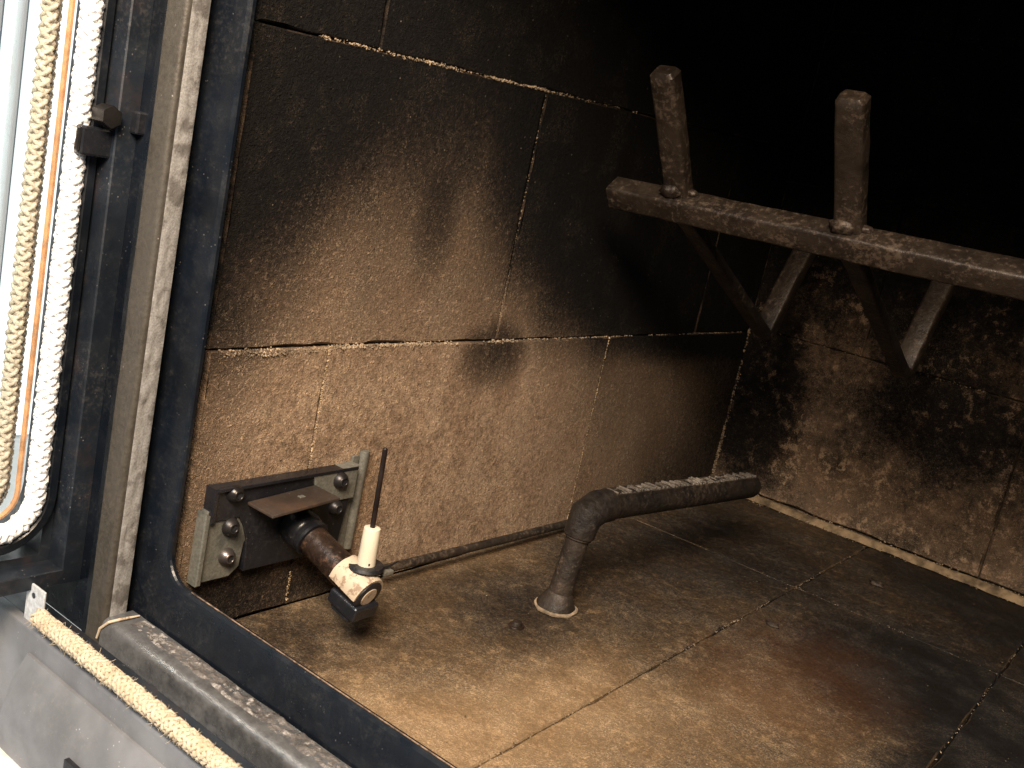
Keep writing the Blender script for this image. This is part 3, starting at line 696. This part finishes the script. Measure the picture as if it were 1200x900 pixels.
# ------------------------------------------------------------------ log grate
gr = thing('log_grate', 'rusty brown welded iron log grate with cross bar, two posts and V legs', 'grate')
def sqbar(name, pts, w, mat, h=None, up=(1, 0, 0), jit=.0004, step=.006, parent=gr, seed=0, round_=.0020):
    """square bar along a polyline with softened corners and an uneven forged skin"""
    h = h or w; P = []
    pts = [V(p) for p in pts]
    for a, b in zip(pts, pts[1:]):
        n = max(1, int((b - a).length / step)); P += [a.lerp(b, i / n) for i in range(n)]
    P.append(pts[-1]); bm = bmesh.new(); rings = []; r = round_
    sec = []
    for (sx, sy, a0) in ((1, 1, 0), (-1, 1, 90), (-1, -1, 180), (1, -1, 270)):
        for a in (0, 30, 60, 90):
            sec.append((sx * (w / 2 - r) + r * math.cos(math.radians(a0 + a)), sy * (h / 2 - r) + r * math.sin(math.radians(a0 + a))))
    m = len(sec)
    Q = [(P[0], .82)] + [(p, 1.0) for p in P] + [(P[-1], .82)]
    t0 = (P[1] - P[0]).normalized(); t1 = (P[-1] - P[-2]).normalized()
    Q[0] = (P[0], .72); Q[1] = (P[0] + t0 * .0022, 1.0); Q[-1] = (P[-1], .72); Q[-2] = (P[-1] - t1 * .0022, 1.0)
    for i, (p, sc) in enumerate(Q):
        t = (Q[min(i + 1, len(Q) - 1)][0] - Q[max(i - 1, 0)][0]).normalized(); u = V(up); u = (u - t * u.dot(t)).normalized(); v = t.cross(u)
        ring = []
        for (a, b) in sec:
            q = p + (u * a + v * b) * sc; nv = mn.noise_vector(q * 70 + V((seed, 0, 0))) * jit + mn.noise_vector(q * 260 + V((seed, 5, 0))) * jit * .4
            ring.append(bm.verts.new(q + nv))
        rings.append(ring)
    for a, b in zip(rings, rings[1:]):
        for k in range(m): bm.faces.new((a[k], a[(k + 1) % m], b[(k + 1) % m], b[k]))
    bm.faces.new(list(reversed(rings[0]))); bm.faces.new(rings[-1])
    o = from_bm(name, bm, mat, parent, True); md = o.modifiers.new('e', 'EDGE_SPLIT'); md.split_angle = math.radians(40); return o
YB, ZB = .150, .2465
sqbar('cross_bar', [(.0300, YB, ZB), (.34, YB, ZB + .001), (.62, YB, ZB + .001)], .0150, M['grate'], .0150, (0, -.62, .78), seed=1)
def weld(name, p, r, seed):
    bm = bmesh.new(); bmesh.ops.create_icosphere(bm, subdivisions=3, radius=1)
    for v in bm.verts:
        k = 1 + .28 * mn.noise(v.co * 2.2 + V((seed, 0, 0))); v.co = V(p) + V((v.co.x * r * k, v.co.y * r * .8 * k, v.co.z * r * .62 * k))
    return from_bm(name, bm, M['grate'], gr, True)
for i, x in enumerate((.0765, .1800, .2835, .387)):
    sqbar('post', [(x, YB + .0010, ZB + .004), (x + .0005, .128, .2795), (x + .001, .0985, .3150)], .0150, M['grate'], .0105, seed=10 + i)
    weld('weld', (x - .002, YB - .0070, ZB + .0080), .0072, i); weld('weld', (x + .0085, YB - .002, ZB + .0085), .0042, i + 9)
    sqbar('leg', [(x, YB + .004, ZB - .003), (x, .178, .2345), (x, .322, .1710), (x, .334, .1670)], .0110, M['burner'], .0075, seed=20 + i, round_=.0016)
    sqbar('leg', [(x, .330, .1690), (x + .002, .345, .2060), (x + .004, .372, .2560)], .0150, M['grate'], .0120, seed=30 + i)
    weld('weld', (x, .333, .169), .0066, i + 20)
# rear bar and the feet that carry the grate at its right end, beyond the picture
sqbar('rear_bar', [(.300, .374, .2575), (.62, .374, .2575)], .0120, M['grate'], .0120, (0, 0, 1), seed=50)
for yy, zz in ((YB, ZB), (.374, .2575)):
    for xx in (.41, .60): sqbar('foot', [(xx, yy, zz), (xx, yy, .0005)], .0130, M['grate'], seed=60 + int(xx * 100))
set_base(gr, (.45, .25, 0))

# ------------------------------------------------------------------ small loose things
def bolt(name, p, label, r=.0030):
    o = thing(name, label, 'screw')
    tube('head', [p, V(p) + V((0, 0, .0018)), V(p) + V((.0001, 0, .0030)), V(p) + V((0, 0, .0036))], [r * 1.1, r, r * .85, r * .35], M['grate'], o, 12, up=(1, 0, 0), jit=.15)
    tube('washer', [p, V(p) + V((0, 0, .0008))], [r * 1.6, r * 1.5], M['pipe'], o, 14, up=(1, 0, 0), jit=.1)
    set_base(o, p)
bolt('screw', (.084, .066, .0), 'small rusty screw head in the floor in front of the burner standpipe')
def lump(name, p, r, label, seed):
    bm = bmesh.new(); bmesh.ops.create_icosphere(bm, subdivisions=2, radius=1)
    for v in bm.verts:
        k = 1 + .5 * mn.noise(v.co * 1.4 + V((seed, 0, 0))); v.co = V(p) + V((v.co.x * r * 1.5 * k, v.co.y * r * k, v.co.z * r * .45 * k + r * .3))
    tag(from_bm(name, bm, M['burner'], None, True), label, 'char')
lump('char_lump', (.192, .389, 0), .0042, 'black crumb of char on the floor tile nearest the back wall', 3)
lump('char_lump', (.174, .226, 0), .0030, 'black crumb of char in the middle of the floor beside the long joint', 8)
def grit():
    bm = bmesh.new(); rnd = random.Random(11)
    def chip(p, r):
        vs = [bm.verts.new(V(p) + V((rnd.uniform(-1, 1), rnd.uniform(-1, 1), rnd.uniform(0, 1.2))) * r) for _ in range(4)]
        for f in ((0, 1, 2), (0, 2, 3), (0, 3, 1), (1, 3, 2)): bm.faces.new([vs[k] for k in f])
    for _ in range(260): chip((rnd.uniform(.01, .5), rnd.uniform(-.09, .47), .0003), rnd.uniform(.0003, .0009))
    for _ in range(120): chip((.156 + rnd.gauss(0, .0012), rnd.uniform(-.09, .47), .0002), rnd.uniform(.0003, .0008))
    for _ in range(120): chip((rnd.uniform(.02, .5), .312 + rnd.gauss(0, .001), .0002), rnd.uniform(.0003, .0008))
    for _ in range(160): chip((rnd.uniform(.02, .6), D - .006 + rnd.gauss(0, .003), .0004), rnd.uniform(.0004, .0012))
    return from_bm('grit', bm, M['mortar'])
tag(grit(), 'fine pale mortar grit scattered over the firebox floor', 'grit', None, 'stuff')
tag(tube('straw_loop', [(-.0250, -.1425, .0026), (-.0215, -.1420, .0030), (-.0180, -.1425, .0028), (-.0175, -.1440, .0026), (-.0205, -.1445, .0027), (-.0240, -.1435, .0026)], [.0003, .0005, .0005, .0005, .0005, .0003], M['tan_rope'], None, 8), 'tiny curled straw-coloured fibre on the black ledge beside the jamb', 'fibre')

# ------------------------------------------------------------------ beyond the stove, at the left
tag(box('room_floor', (-2.2, -1.6, -.42), (-.16, 1.6, -.40), M['room'], None, 0), kind='structure')
tag(tube('pale_rail', [(-.30, -.1675, -.0560), (.3, -.1675, -.0580)], .006, M['cap'], None, 18), 'pale round rail below the front panel at the lower left', 'rail')
wn = thing('window', 'overexposed daylit window with white frame seen through the door glass', 'window')
for (y0, y1) in ((-1.30, -.58), (-.52, .372), (.378, .400), (.432, .455), (.470, .95)):  # panes towards the front run out of view, added to light the sill
    box('pane', (-1.31, y0, -.39), (-1.30, y1, 1.5), M['day'], wn, 0)
for (y0, y1, d, m) in ((.372, .378, .010, 'gasketgrey'), (.400, .425, .020, 'upvc'), (.425, .432, .010, 'gasketgrey'), (.455, .463, .020, 'upvc'), (.463, .470, .010, 'gasketgrey')):
    box('frame_profile', (-1.312, y0, -.39), (-1.30 + d, y1, 1.5), M[m], wn, .002)
box('mullion', (-1.31, -.58, -.39), (-1.27, -.52, 1.5), M['upvc'], wn, .003)
box('hinge_block', (-1.29, .385, .235), (-1.25, .412, .285), M['gasketgrey'], wn, .003)
set_base(wn, (-1.3, .25, -.4))
